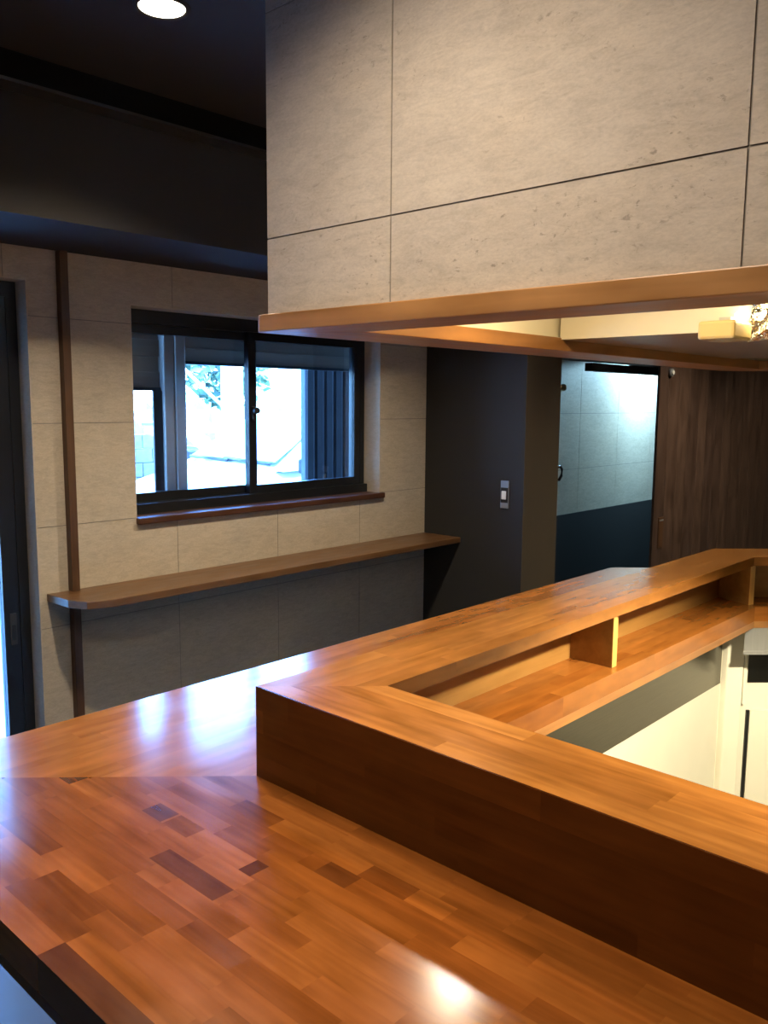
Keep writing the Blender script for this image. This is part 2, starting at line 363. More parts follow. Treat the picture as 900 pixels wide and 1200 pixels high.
# sliding plank door
d2 = empty('door_2', 'dark brown plank sliding door beside the lit passage', 'door', (XO, YB, 0), kind='structure')
def child_of(o, e):
    o.parent = e; o.matrix_parent_inverse = e.matrix_world.inverted() if e.matrix_world != Matrix.Identity(4) else Matrix.Translation(-e.location)
    return o
def under(e, o): o.parent = e; o.matrix_parent_inverse = Matrix.Translation(-e.location); return o
x = XO
for wdt in (0.115, 0.13, 0.12, 0.15, 0.11, 0.135, 0.12, 0.10):
    p = under(d2, box('plank', x + .0006, x + wdt - .0006, YB - .018, YB - .004, 0.012, H + .40, M['plank'], bevel=0.0015)); p.color = rng.choice(PAL_PLANK) + (1,)
    x += wdt
pf = under(d2, box('pull_frame', XO + .060, XO + .118, YB - .022, YB - .0178, H - .765, H - .600, M['post']))
pc = boxes('pull_cup', [(XO + .070, XO + .108, YB - .0235, YB - .0222, H - .757, H - .62)], M['post']); under(d2, pc)
under(d2, box('pull_lip', XO + .066, XO + .112, YB - .0245, YB - .0222, H - .62, H - .612, M['grey']))
bolt = under(d2, cyl('hanger_bolt', (XO + .112, YB - .018, H + .168), (XO + .112, YB - .034, H + .168), .021, M['grey']))
under(d2, cyl('bolt_head', (XO + .112, YB - .034, H + .168), (XO + .112, YB - .040, H + .168), .011, M['white']))

# ------------------------------------------------------------------ window
w1 = empty('window_1', 'black framed sliding window with two panes in the stone panelled wall', 'window', (WIN[0], YW, WIN[2]), kind='structure')
fy0, fy1 = YW + .095, YW + .165
wz0, wz1 = H - .395, WIN[3] - .004
under(w1, boxes('frame', [(WIN[0] + .004, WIN[1] - .004, fy0 - .01, fy1, wz1 - .045, wz1), (WIN[0] + .004, WIN[1] - .004, fy0 - .02, fy1, wz0, wz0 + .035),
    (WIN[0] + .004, WIN[0] + .034, fy0, fy1, wz0 + .035, wz1 - .045), (WIN[1] - .030, WIN[1] - .004, fy0, fy1, wz0 + .035, wz1 - .045)], M['alu_black']))
def sash(x0, x1, y0, y1):
    z0, z1 = wz0 + .035, wz1 - .045
    s = under(w1, boxes('sash', [(x0, x0 + .034, y0, y1, z0, z1), (x1 - .034, x1, y0, y1, z0, z1), (x0 + .034, x1 - .034, y0, y1, z1 - .03, z1), (x0 + .034, x1 - .034, y0, y1, z0, z0 + .032)], M['alu_black']))
    g = box('pane', x0 + .034, x1 - .034, (y0 + y1) / 2 - .002, (y0 + y1) / 2 + .002, z0 + .032, z1 - .03, M['glass']); g.parent = s; g.matrix_parent_inverse = Matrix.Translation(-w1.location)
    s.matrix_parent_inverse = Matrix.Translation(-w1.location); g.matrix_parent_inverse = Matrix.Identity(4)
    return s
sash(WIN[0] + .034, 2.135, fy0 + .036, fy0 + .062)
sash(2.070, WIN[1] - .030, fy0 + .002, fy0 + .028)
# crescent latch on the meeting stile
lt = under(w1, box('latch', 2.080, 2.098, fy0 - .012, fy0 + .003, H - .075, H - .02, M['black'], bevel=.003))
under(w1, cyl('latch_lever', (2.089, fy0 - .012, H - .04), (2.089, fy0 - .030, H - .035), .012, M['black'], seg=14))
under(w1, box('sill', WIN[0] + .001, WIN[1] + .016, YW - .018, fy0 - .02, H - .4165, H - .3945, M['sill'], bevel=.003))

# roller shutter outside the glass, in two bays with a pale guide post between them
sh = empty('roller_shutter', 'grey slatted shutter half lowered outside the window', 'shutter', (WIN[0], YW + .19, H))
sy0, sy1 = YW + .215, YW + .227
def bay(x0, x1, zb, pitch):
    z = zb; i = 0
    under(sh, box('bottom_bar', x0, x1, sy0 - .006, sy1 + .004, zb - .012, zb, M['alu_black']))
    while z < H + .42:
        under(sh, box('slat', x0, x1, sy0 + (.007 if i % 2 else 0), sy1, z - .004, z + pitch - .002, M['shutter'], bevel=.002)); z += pitch; i += 1
bay(1.53, 1.752, H + .047, .058)
bay(1.842, 2.86, H + .148, .052)
under(sh, box('guide_post', 1.752, 1.795, sy0 - .030, sy1 + .03, H - .50, H + .42, M['guide'], bevel=.004))
under(sh, box('guide_post', 1.797, 1.842, sy0 - .036, sy1 + .03, H - .50, H + .42, M['guide'], bevel=.004))
under(sh, box('side_channel', 1.715, 1.752, sy0 - .014, sy0 - .006, H - .50, H + .035, M['alu_black']))

# ------------------------------------------------------------------ glass sliding door on the left
d1 = empty('door_1', 'black aluminium glass sliding door at the left end of the wall', 'door', (DOOR[0], YW + .07, 0), kind='structure')
dy = YW + .068
under(d1, boxes('frame', [(DOOR[0] + .004, DOOR[0] + .034, dy, dy + .09, 0, DOOR[3] - .004), (DOOR[1] - .036, DOOR[1] - .004, dy, dy + .09, 0, DOOR[3] - .004),
    (DOOR[0] + .034, DOOR[1] - .036, dy, dy + .09, DOOR[3] - .05, DOOR[3] - .004), (DOOR[0] + .034, DOOR[1] - .036, dy, dy + .09, 0, .02)], M['alu_black']))
def leaf(x0, x1, y0, y1, pull=None):
    s = under(d1, boxes('leaf', [(x0, x0 + .055, y0, y1, .02, DOOR[3] - .05), (x1 - .055, x1, y0, y1, .02, DOOR[3] - .05), (x0 + .055, x1 - .055, y0, y1, DOOR[3] - .11, DOOR[3] - .05), (x0 + .055, x1 - .055, y0, y1, .02, .12)], M['alu_black']))
    g = box('pane', x0 + .055, x1 - .055, (y0 + y1) / 2 - .003, (y0 + y1) / 2 + .003, .12, DOOR[3] - .11, M['glass']); g.parent = s; g.matrix_parent_inverse = Matrix.Identity(4)
    if pull:
        q = boxes('pull', [(pull - .010, pull + .010, y0 - .004, y0, H - .765, H - .665)], M['rail_edge']); q.parent = s; q.matrix_parent_inverse = Matrix.Identity(4)
        q = boxes('pull_slot', [(pull - .006, pull + .006, y0 - .0055, y0 - .0042, H - .75, H - .70)], M['black']); q.parent = s; q.matrix_parent_inverse = Matrix.Identity(4)
leaf(DOOR[0] + .030, DOOR[1] - .030, dy + .004, dy + .036, pull=1.112)

# ------------------------------------------------------------------ counter plan: outer line of the raised ledge and its offsets
T = math.tan(math.radians(22.5))
XL, YL, XT = .827, 1.045, 2.677
LC = 0.85                                       # length of the diagonal run
YE = -1.3                                       # where the runs end behind the viewer's right shoulder
def line(d):
    """corner points of the line that lies d inside the ledge's outer line"""
    p1 = (XL + d, YL - d); p2 = (XT - T * d, YL - d)
    s = LC * math.sqrt(.5)
    p3 = (XT + s - d, YL - s - T * d)
    return [(XL + d, YE), p1, p2, p3, (XT + s - d, YE)]
def run_poly(k, d0, d1):
    a, b = line(d0), line(d1)
    return [a[k], a[k + 1], b[k + 1], b[k]]
ANG = [90, 0, -45, -90]
WOODS = ['woodA', 'woodB', 'woodC', 'woodA']

# tones of the glued staves
PAL = [(.232, .069, .0120), (.243, .074, .0130), (.220, .064, .0111), (.254, .079, .0142), (.228, .067, .0117), (.210, .060, .0104)]
PAL_B = [(.300, .104, .0190), (.318, .112, .0210), (.280, .095, .0172), (.335, .121, .0235), (.292, .100, .0182), (.262, .087, .0160)]
PAL_LEDGE = [(.430, .172, .036), (.452, .184, .040), (.408, .160, .033), (.470, .196, .044), (.420, .167, .035), (.385, .150, .031)]  # lighter wood, raised further for lamp light that does not reach the ledge
PAL_LEDGE_B = [tuple(c * .80 for c in p) for p in PAL_LEDGE]  # same ledge wood toned down; lower light level put into the colour
DARK = [(.120, .035, .0076), (.100, .029, .0066), (.135, .040, .0084)]
MID = [(.182, .053, .0098), (.172, .049, .0092)]
# staves of the front run that stand out in the picture: x, from y, to y, tone
MARKED = [(.635, 1.025, 1.075, 0), (.600, .808, .950, 0), (.666, .818, .842, 0), (.700, .711, .768, 0), (.392, .640, .862, 0), (.604, 1.235, 1.300, 0), (.560, 1.240, 1.330, 1),
    (.422, .860, 1.020, 1), (.462, .884, 1.010, 1), (.525, .690, .790, 1), (.700, .800, .880, 1), (.735, .900, .990, 1), (.762, .640, .720, 1), (.490, 1.060, 1.190, 1), (.540, .930, 1.060, 1), (.665, .960, 1.020, 1)]
def ccw(p): return p if area(p) > 0 else p[::-1]
def staves(parent, k, d0, d1, z0, z1, width, ln, dark=.10, pal=None, marked=()):
    """fill one run of the path with glued staves, cut to the run's mitres"""
    poly = ccw(run_poly(k, d0, d1))
    a = math.radians(ANG[k]); u = (math.cos(a), math.sin(a)); v = (-u[1], u[0])
    us = [p[0] * u[0] + p[1] * u[1] for p in poly]; vs = [p[0] * v[0] + p[1] * v[1] for p in poly]
    n = max(1, round((max(vs) - min(vs)) / width)); wd_ = (max(vs) - min(vs)) / n
    for i in range(n):
        c0 = min(vs) + i * wd_; t = min(us) - rng.random() * ln[1]
        mk = sorted([m_ for m_ in marked if c0 <= -m_[0] < c0 + wd_], key=lambda m_: m_[1])
        while t < max(us):
            t1 = t + ln[0] + (ln[1] - ln[0]) * rng.random(); tone = None
            for m_ in mk:
                if abs(t - m_[1]) < 1e-6: t1 = m_[2]; tone = m_[3]; break
                if t < m_[1] < t1: t1 = m_[1]; break
            q = [(t, c0), (t1, c0), (t1, c0 + wd_), (t, c0 + wd_)]
            q = [(s_ * u[0] + r_ * v[0], s_ * u[1] + r_ * v[1]) for s_, r_ in q]
            for e in range(len(poly)):
                if q: q = clip(q, poly[e], poly[(e + 1) % len(poly)])
            if len(q) > 2 and abs(area(q)) > 6e-5:
                o = prism('stave', q, z0, z1, M[WOODS[k]], parent)
                c = rng.choice(pal or PAL)
                if tone == 0 or rng.random() < dark: c = rng.choice(DARK)
                elif tone == 1: c = rng.choice(MID)
                f = .92 + .16 * rng.random(); o.color = (c[0] * f, c[1] * f, c[2] * f, 1)
            t = t1
ZC = H - .606; ZCB = ZC - .045
ZL = H - .455
counter = empty('bar_counter', 'glossy orange brown laminated wood bar counter, lower tier, wrapping the kitchen', 'counter', (XL, YL, 0))
def sub_empty(name, parent):
    o = bpy.data.objects.new(name, None); COL.objects.link(o); o.parent = parent; o.empty_display_size = .05
    o.matrix_parent_inverse = Matrix.Translation(-parent.location); return o
for k, lenr, wdt in ((0, (.09, .30), .0330), (1, (.14, .5), .0345), (2, (.2, .5), .05), (3, (.4, .8), .09)):
    top = sub_empty('counter_top', counter)
    staves(top, k, -.452 if k != 3 else -.452, .163, ZCB, ZC, wdt, lenr, dark=0.0, pal=PAL if k == 0 else PAL_B, marked=MARKED if k == 0 else ())
# fascia under the outer edge, batten under the inner edge, knee wall
for k in range(4):
    under(counter, prism('fascia', run_poly(k, -.448, -.424), ZCB - .022, ZCB, M['post']))
    under(counter, prism('batten', run_poly(k, .140, .163), ZCB - .020, ZCB, M[('trimA', 'trimB', 'trimC', 'trimA')[k]]))
    under(counter, prism('front_panel', run_poly(k, -.008, 0.0), 0.0, ZCB - .0005, M['plaster']))
    under(counter, prism('knee_wall', run_poly(k, .0, .055), 0.0, ZCB, M['cream']))
# steel splash panels on the kitchen side of the knee wall
a1, b1 = line(.055), line(.058)
under(counter, prism('steel_panel', [a1[1], (a1[2][0] - .004, a1[2][1]), (b1[2][0] - .004, b1[2][1]), b1[1]], H - .879, ZCB - .004, M['steel']))
c_ = (math.sqrt(.5), -math.sqrt(.5)); nn = (-math.sqrt(.5), -math.sqrt(.5))
def C(t, s): return (a1[2][0] + c_[0] * t + nn[0] * s, a1[2][1] + c_[1] * t + nn[1] * s)
under(counter, prism('steel_panel', [C(.088, 0), C(.75, 0), C(.75, .003), C(.088, .003)], H - .879, ZCB - .004, M['steel']))
under(counter, prism('corner_post', [C(.001, .0), C(.066, 0), C(.066, .018), C(.012, .018)], 0.0, ZCB - .004, M['cream'], bevel=.004))
under(counter, prism('conduit', [C(.070, .0), C(.080, 0), C(.080, .012), C(.070, .012)], H - .95, ZCB - .05, M['cream'], bevel=.003))
under(counter, prism('black_seam', [C(.089, .0), C(.099, 0), C(.099, .006), C(.089, .006)], .2, H - .97, M['black']))
under(counter, prism('base_board', [C(.10, .0), C(.74, 0), C(.74, .008), C(.10, .008)], .02, H - .97, M['cream']))
# steel box hung under the diagonal run
bx = empty('steel_utensil_box', 'small stainless steel box under the far corner of the counter', 'box', (C(.2, .1)[0], C(.2, .1)[1], ZCB - .1))
def S_(t, s): p = C(t, s); return p
under(bx, prism('shell', [C(.020, .105), C(.55, .105), C(.55, .02), C(.092, .02)], H - .748, ZCB - .021, M['steel_light']))
under(bx, prism('lip', [C(.016, .112), C(.55, .112), C(.55, .105), C(.020, .105)], H - .754, H - .744, M['steel_light']))

# ------------------------------------------------------------------ raised ledge
ledge = empty('counter_ledge', 'raised wooden ledge with open cubbyholes standing on the bar counter', 'ledge', (XL, YL, ZC))
for k in range(4):
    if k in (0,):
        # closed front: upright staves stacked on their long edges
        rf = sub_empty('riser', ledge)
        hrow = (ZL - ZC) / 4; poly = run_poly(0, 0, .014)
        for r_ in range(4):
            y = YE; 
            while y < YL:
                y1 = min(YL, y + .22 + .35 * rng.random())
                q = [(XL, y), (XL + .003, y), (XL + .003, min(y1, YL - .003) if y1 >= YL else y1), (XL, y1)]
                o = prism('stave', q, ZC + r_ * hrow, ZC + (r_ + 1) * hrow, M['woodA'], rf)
                c = rng.choice(PAL); f = .34 + .13 * rng.random(); o.color = (c[0] * f, c[1] * f * .95, c[2] * f * .95, 1)  # counter wood darkened: shade on the upright front put into the colour
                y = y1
    else:
        under(ledge, prism('back_board', run_poly(k, 0, .030), ZC, ZL - .027, M['ply']))
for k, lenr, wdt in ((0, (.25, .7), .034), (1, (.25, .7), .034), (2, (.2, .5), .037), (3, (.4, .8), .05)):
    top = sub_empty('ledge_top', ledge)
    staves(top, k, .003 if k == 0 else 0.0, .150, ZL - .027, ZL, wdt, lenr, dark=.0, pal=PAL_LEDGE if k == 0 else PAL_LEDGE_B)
# dividers of the open cubbyholes
def divider(poly, edge):
    dv = under(ledge, prism('divider', poly, ZC, ZL - .027, M['ply']))
    e = prism('divider_edge', edge, ZC, ZL - .027, M['ply_edge']); e.parent = dv; e.matrix_parent_inverse = Matrix.Identity(4)
for xx in (1.757,):
    divider([(xx, YL - .030), (xx, YL - .139), (xx + .022, YL - .139), (xx + .022, YL - .030)], [(xx, YL - .139), (xx, YL - .1405), (xx + .022, YL - .1405), (xx + .022, YL - .139)])
p2a, p2b = line(.030)[2], line(.139)[2]
divider([p2a, p2b, (p2b[0] + .023, p2b[1] - .006), (p2a[0] + .026, p2a[1])], [p2b, (p2b[0] - .0006, p2b[1] - .0015), (p2b[0] + .0225, p2b[1] - .0075), (p2b[0] + .023, p2b[1] - .006)])
o_ = line(.030)[2]
C2 = lambda t, d: (line(d)[2][0] + c_[0] * t, line(d)[2][1] + c_[1] * t)
divider([C2(.42, .030), C2(.42, .139), C2(.442, .139), C2(.442, .030)], [C2(.42, .139), C2(.42, .1405), C2(.442, .1405), C2(.442, .139)])

# ------------------------------------------------------------------ hanging bulkhead above the ledge
XH = .86
bulk = empty('wall_bulkhead', 'stone panelled hanging bulkhead over the counter with a wooden bottom trim', 'wall', (XH, YL, H + .132), kind='structure')
ZH = H + .132
hd = XH - XL
cores = [run_poly(0, hd + .006, hd + .075), run_poly(1, hd - .03 , hd + .075), run_poly(2, hd - .03, hd + .075), run_poly(3, hd - .03, hd + .075)]
l0, l1, l2 = line(hd + .006), line(hd + .075), line(0.0)
yB0 = 1.045
under(bulk, prism('core', [(XH + .0013, YE), (XH + .0013, yB0), (.935, .935), (.935, YE)], ZH, CEIL, M['joint_hood']))
under(bulk, prism('core', [(XH + .0013, yB0), (XT, yB0), (XT - .0455, .935), (.935, .935)], ZH, CEIL, M['creamwhite']))
for k in (2, 3): under(bulk, prism('core', run_poly(k, 0.0, .11), ZH, CEIL, M['creamwhite']))
tile_wall(YE, yB0, ZH, CEIL, .789, H + .246, .4645, .324, [], ('x', XH), M['tile_hood'], bulk)
for o in list(bulk.children):
    if o.name.startswith('panel'): o.matrix_parent_inverse = Matrix.Translation(-bulk.location)
TZ0, TZ1 = H + .106, ZH
under(bulk, prism('trim_board', [(.846, YE), (.846, 1.050), (.945, .922), (.945, YE)], TZ0, TZ1, M['trimA'], bevel=.0015))
under(bulk, prism('trim_board', [(.846, 1.050), (.852, 1.060), (XT + .006, 1.060), (XT - .051, .922), (.945, .922)], TZ0, TZ1, M['trimB'], bevel=.0015))
for k, mm in ((2, 'trimC'), (3, 'trimA')): under(bulk, prism('trim_board', run_poly(k, -.015, .123), TZ0, TZ1, M[mm], bevel=.0015))

# ------------------------------------------------------------------ inside the bulkhead: extractor box, lamp fittings, foil
ex = empty('extractor_hood', 'cream fronted extractor box with a dull steel underside inside the bulkhead', 'extractor hood', (1.52, .3, H + .13))
EX0, EX1, EY0, EY1, EZ0, EZ1 = 1.52, 2.42, -.6, .925, H + .128, CEIL
under(ex, box('front_panel', EX0 - .004, EX0, EY0, EY1, EZ0, EZ1, M['creamwhite']))
under(ex, box('body', EX0, EX1, EY0, EY1, EZ0 + .004, EZ1, M['creamwhite']))
under(ex, box('underside', EX0, EX1, EY0, EY1, EZ0, EZ0 + .004, M['steel_dark']))
under(ex, cyl('added_lamp_rim', (1.78, .10, EZ0), (1.78, .10, EZ0 - .006), .055, M['steel_light'], seg=24))  # added lamp, out of view, to brighten the kitchen below
under(ex, cyl('lamp_lens', (1.78, .10, EZ0 - .006), (1.78, .10, EZ0 - .010), .046, emit('added_kitchen_lens', (1.0, .85, .5), 10.0), seg=24))
blk = empty('lamp_shade_block', 'cream rectangular lamp housing hanging in front of the extractor', 'lamp', (1.45, .6, H + .11))
under(blk, box('housing', 1.42, 1.50, .541, .603, H + .108, H + .139, M['cream_block'], bevel=.005))
under(blk, box('bracket', 1.490, 1.516, .575, .595, H + .139, H + .150, M['steel_light']))
bulb = under(blk, cyl('bulb', (1.509, .560, H + .151), (1.509, .574, H + .152), .0065, emit('warm_bulb', (1.0, .78, .42), 14.0), seg=16))
# crumpled foil lining right of the lamp
V, Fc = [], []; NF = 14
for i in range(NF):
    for j in range(8):
        y = .546 - i * .03; z = H + .108 + j * .018
        V.append((1.497 + .016 * rng.random() - .0 * i, y + .008 * (rng.random() - .5), z + .006 * (rng.random() - .5)))
for i in range(NF - 1):
    for j in range(7):
        Fc.append((i * 8 + j, (i + 1) * 8 + j, (i + 1) * 8 + j + 1, i * 8 + j + 1))
fo = mesh('foil_sheet', V, Fc, M['foil']); tag(fo, 'crumpled aluminium foil lining beside the lamp housing', 'foil')
sm = fo.modifiers.new('thick', 'SOLIDIFY'); sm.thickness = .001

# tube lamp in the corner of the bulkhead
tb = empty('tube_lamp', 'warm tube lamp tucked up inside the corner of the bulkhead', 'lamp', (1.2, .6, H + .3))
under(tb, box('batten_body', 1.17, 1.23, .30, .86, H + .30, H + .335, M['white'], bevel=.004))
under(tb, cyl('tube', (1.20, .32, H + .280), (1.20, .84, H + .280), .014, emit('warm_tube', (1.0, .80, .45), 3.0), seg=16))
for yy in (.31, .85): under(tb, box('holder', 1.188, 1.212, yy - .010, yy + .010, H + .264, H + .30, M['white']))
def lamp_area(name, loc, rot, sx, sy, watts, col):
    ld = bpy.data.lights.new(name, 'AREA'); ld.shape = 'RECTANGLE'; ld.size = sx; ld.size_y = sy; ld.energy = watts; ld.color = col
    lo = bpy.data.objects.new(name, ld); COL.objects.link(lo); lo.location = loc; lo.rotation_euler = rot; return lo
def lamp_spot(name, loc, watts, col, size, blend=.3, rad=.04, parent=None):
    ld = bpy.data.lights.new(name, 'SPOT'); ld.energy = watts; ld.color = col; ld.spot_size = math.radians(size); ld.spot_blend = blend; ld.shadow_soft_size = rad
    lo = bpy.data.objects.new(name, ld); COL.objects.link(lo); lo.location = loc; return lo
def lamp_point(name, loc, watts, col, rad=.02):
    ld = bpy.data.lights.new(name, 'POINT'); ld.energy = watts; ld.color = col; ld.shadow_soft_size = rad
    lo = bpy.data.objects.new(name, ld); COL.objects.link(lo); lo.location = loc; return lo
lamp_area('tube_light', (1.20, .58, H + .262), (0, 0, 0), .03, .5, KITCHEN_W, (1.0, .76, .40))
lamp_point('bulb_light', (1.488, .530, H + .150), .35, (1.0, .74, .36), .012)

lamp_spot('added_kitchen_beam', (1.78, .10, H + .110), 290.0, (1.0, .87, .60), 122, .25)  # beam of the added kitchen lamp
# ------------------------------------------------------------------ ceiling downlights
def downlight(x, y, watts, label, group='recessed ceiling downlights', z=CEIL, col=LAMP, size=132, blend=.7, em=14.0):
    e = empty('ceiling_downlight', label, 'downlight', (x, y, z), group)
    V, Fc, n = [], [], 32
    for r_, zz in ((.058, 0), (.058, -.004), (.050, -.006), (.046, -.001)):
        for i in range(n): V.append((x + r_ * math.cos(2 * math.pi * i / n), y + r_ * math.sin(2 * math.pi * i / n), z + zz))
    for j in range(3):
        for i in range(n): Fc.append((j * n + i, j * n + (i + 1) % n, (j + 1) * n + (i + 1) % n, (j + 1) * n + i))
    under(e, mesh('trim_ring', V, Fc, M['ceil_dark'], smooth=True))
    under(e, cyl('lens', (x, y, z - .0005), (x, y, z - .003), .047, emit('lamp_lens', (1.0, .90, .70) if col == LAMP else (.8, .92, 1.0), em), seg=32))
    lamp_spot('downlight_beam', (x, y, z - .012), watts, col, size, blend)
downlight(1.045, 1.60, DOWN_W, 'round warm downlight in the black ceiling, the one in view by the soffit')
downlight(4.30, 1.15, DOWN_W * 1.35, 'added warm downlight, out of view, brightening the plank sliding door')  # added to light the sliding door and partition end
downlight(5.70, 1.15, DOWN_W * .45, 'added warm downlight, out of view, brightening the plank wall')  # added to lift the dark planks at the right
downlight(2.165, 1.66, DOWN_W, 'round warm downlight hidden behind the bulkhead near the partition')
downlight(.42, .66, DOWN_W * .74, 'round warm downlight over the seats, above the counter corner', size=136, blend=.9)
downlight(.42, -.60, DOWN_W * .62, 'added warm downlight, out of view, over the seats beside the viewer', size=136, blend=.9)  # unseen extra lamp, added for light on the bulkhead face
downlight(.42, -1.70, DOWN_W * .62, 'added warm downlight, out of view, over the seats behind the viewer', size=136, blend=.9)  # another unseen lamp added for fill on the seating side
downlight(5.15, 2.34, CORRIDOR_W, 'cool white lamp in the back passage behind the plank door', group='passage lamp', z=PC, col=(.36, .70, 1.0), size=168, blend=.08)

# ------------------------------------------------------------------ wall shelf, post, switch, hooks
ZS = H - .604
tag(prism('wall_shelf', [(1.190, YW), (1.196, 2.415), (1.225, 2.350), (1.300, 2.325), (XD, 2.325), (XD, YW)], ZS - .024, ZS, M['shelf'], bevel=.002), 'long walnut brown wall shelf with a clipped corner below the window', 'shelf')
po = empty('wooden_post', 'slim dark wooden strip fixed upright to the wall, crossing the shelf', 'post', (1.27, YW - .02, 0))
under(po, box('upper_strip', 1.262, 1.288, YW - .028, YW, ZS, H + .447, M['post'], bevel=.0015))
under(po, box('lower_strip', 1.262, 1.288, YW - .028, YW, 0, ZS - .024, M['post'], bevel=.0015))
sw = empty('light_switch', 'grey plate light switch with a white rocker on the charcoal partition', 'switch', (XD, 2.088, H - .39))
under(sw, box('plate', XD - .006, XD, 2.067, 2.109, H - .450, H - .330, M['grey'], bevel=.002))
under(sw, box('inset', XD - .0075, XD - .0058, 2.070, 2.106, H - .425, H - .360, M['black']))
under(sw, box('rocker', XD - .012, XD - .0072, 2.077, 2.100, H - .411, H - .374, M['white'], bevel=.002))
hk = empty('brass_latch', 'small brass latch on the doorway jamb, high up', 'latch', (XD + .27, 2.03, H + .07))
under(hk, box('base', XD + .27, XD + .276, 2.018, 2.042, H + .045, H + .095, M['alu_black']))
under(hk, cyl('knob', (XD + .276, 2.03, H + .07), (XD + .350, 2.03, H + .072), .010, M['brass'], r1=.016, seg=14))
hb = empty('black_hook', 'black wire hook on the doorway jamb below the brass latch', 'hook', (XD + .27, 2.03, H - .30))
under(hb, box('base', XD + .27, XD + .275, 2.020, 2.040, H - .335, H - .28, M['black']))
under(hb, tube('wire', [(XD + .275, 2.03, H - .288), (XD + .345, 2.03, H - .282), (XD + .362, 2.03, H - .296), (XD + .358, 2.03, H - .325), (XD + .338, 2.03, H - .345)], .0065, M['black']))

# ------------------------------------------------------------------ outside
tag(box('wall_added_storey', ROOM[0] - .16, ROOM[1] + .16, ROOM[2] - .16, YW + .17, CEIL + .2, CEIL + 3.2, M['plaster']), 'added unseen storey block above the ceiling, shading the yard', 'wall', kind='structure')  # added above the room to block sky light near the building
GZ = -.05
tag(box('ground', -12, 40, YW + .17, 60, GZ - .2, GZ, M['concrete']), 'bright pale concrete paving outside the window', 'ground', kind='structure')
lv = empty('louver_screen', 'dark vertical louver screen standing outside the right window pane', 'louver screen', (3.0, 3.2, GZ))
for i in range(8):
    x = 2.866 + i * .066
    under(lv, box('fin', x, x + .036, 3.18, 3.200, GZ + .02, 2.35, M['lattice']))
    under(lv, box('lit_side_strip', x, x + .0655, 3.201, 3.232, GZ + .02, 2.35, M['lattice_lit']))  # strips added behind the fins, standing in for their daylit sides
under(lv, box('rail', 2.866, 3.40, 3.232, 3.257, 2.25, 2.31, M['lattice'])); under(lv, box('rail', 2.866, 3.40, 3.232, 3.257, .06, .12, M['lattice']))

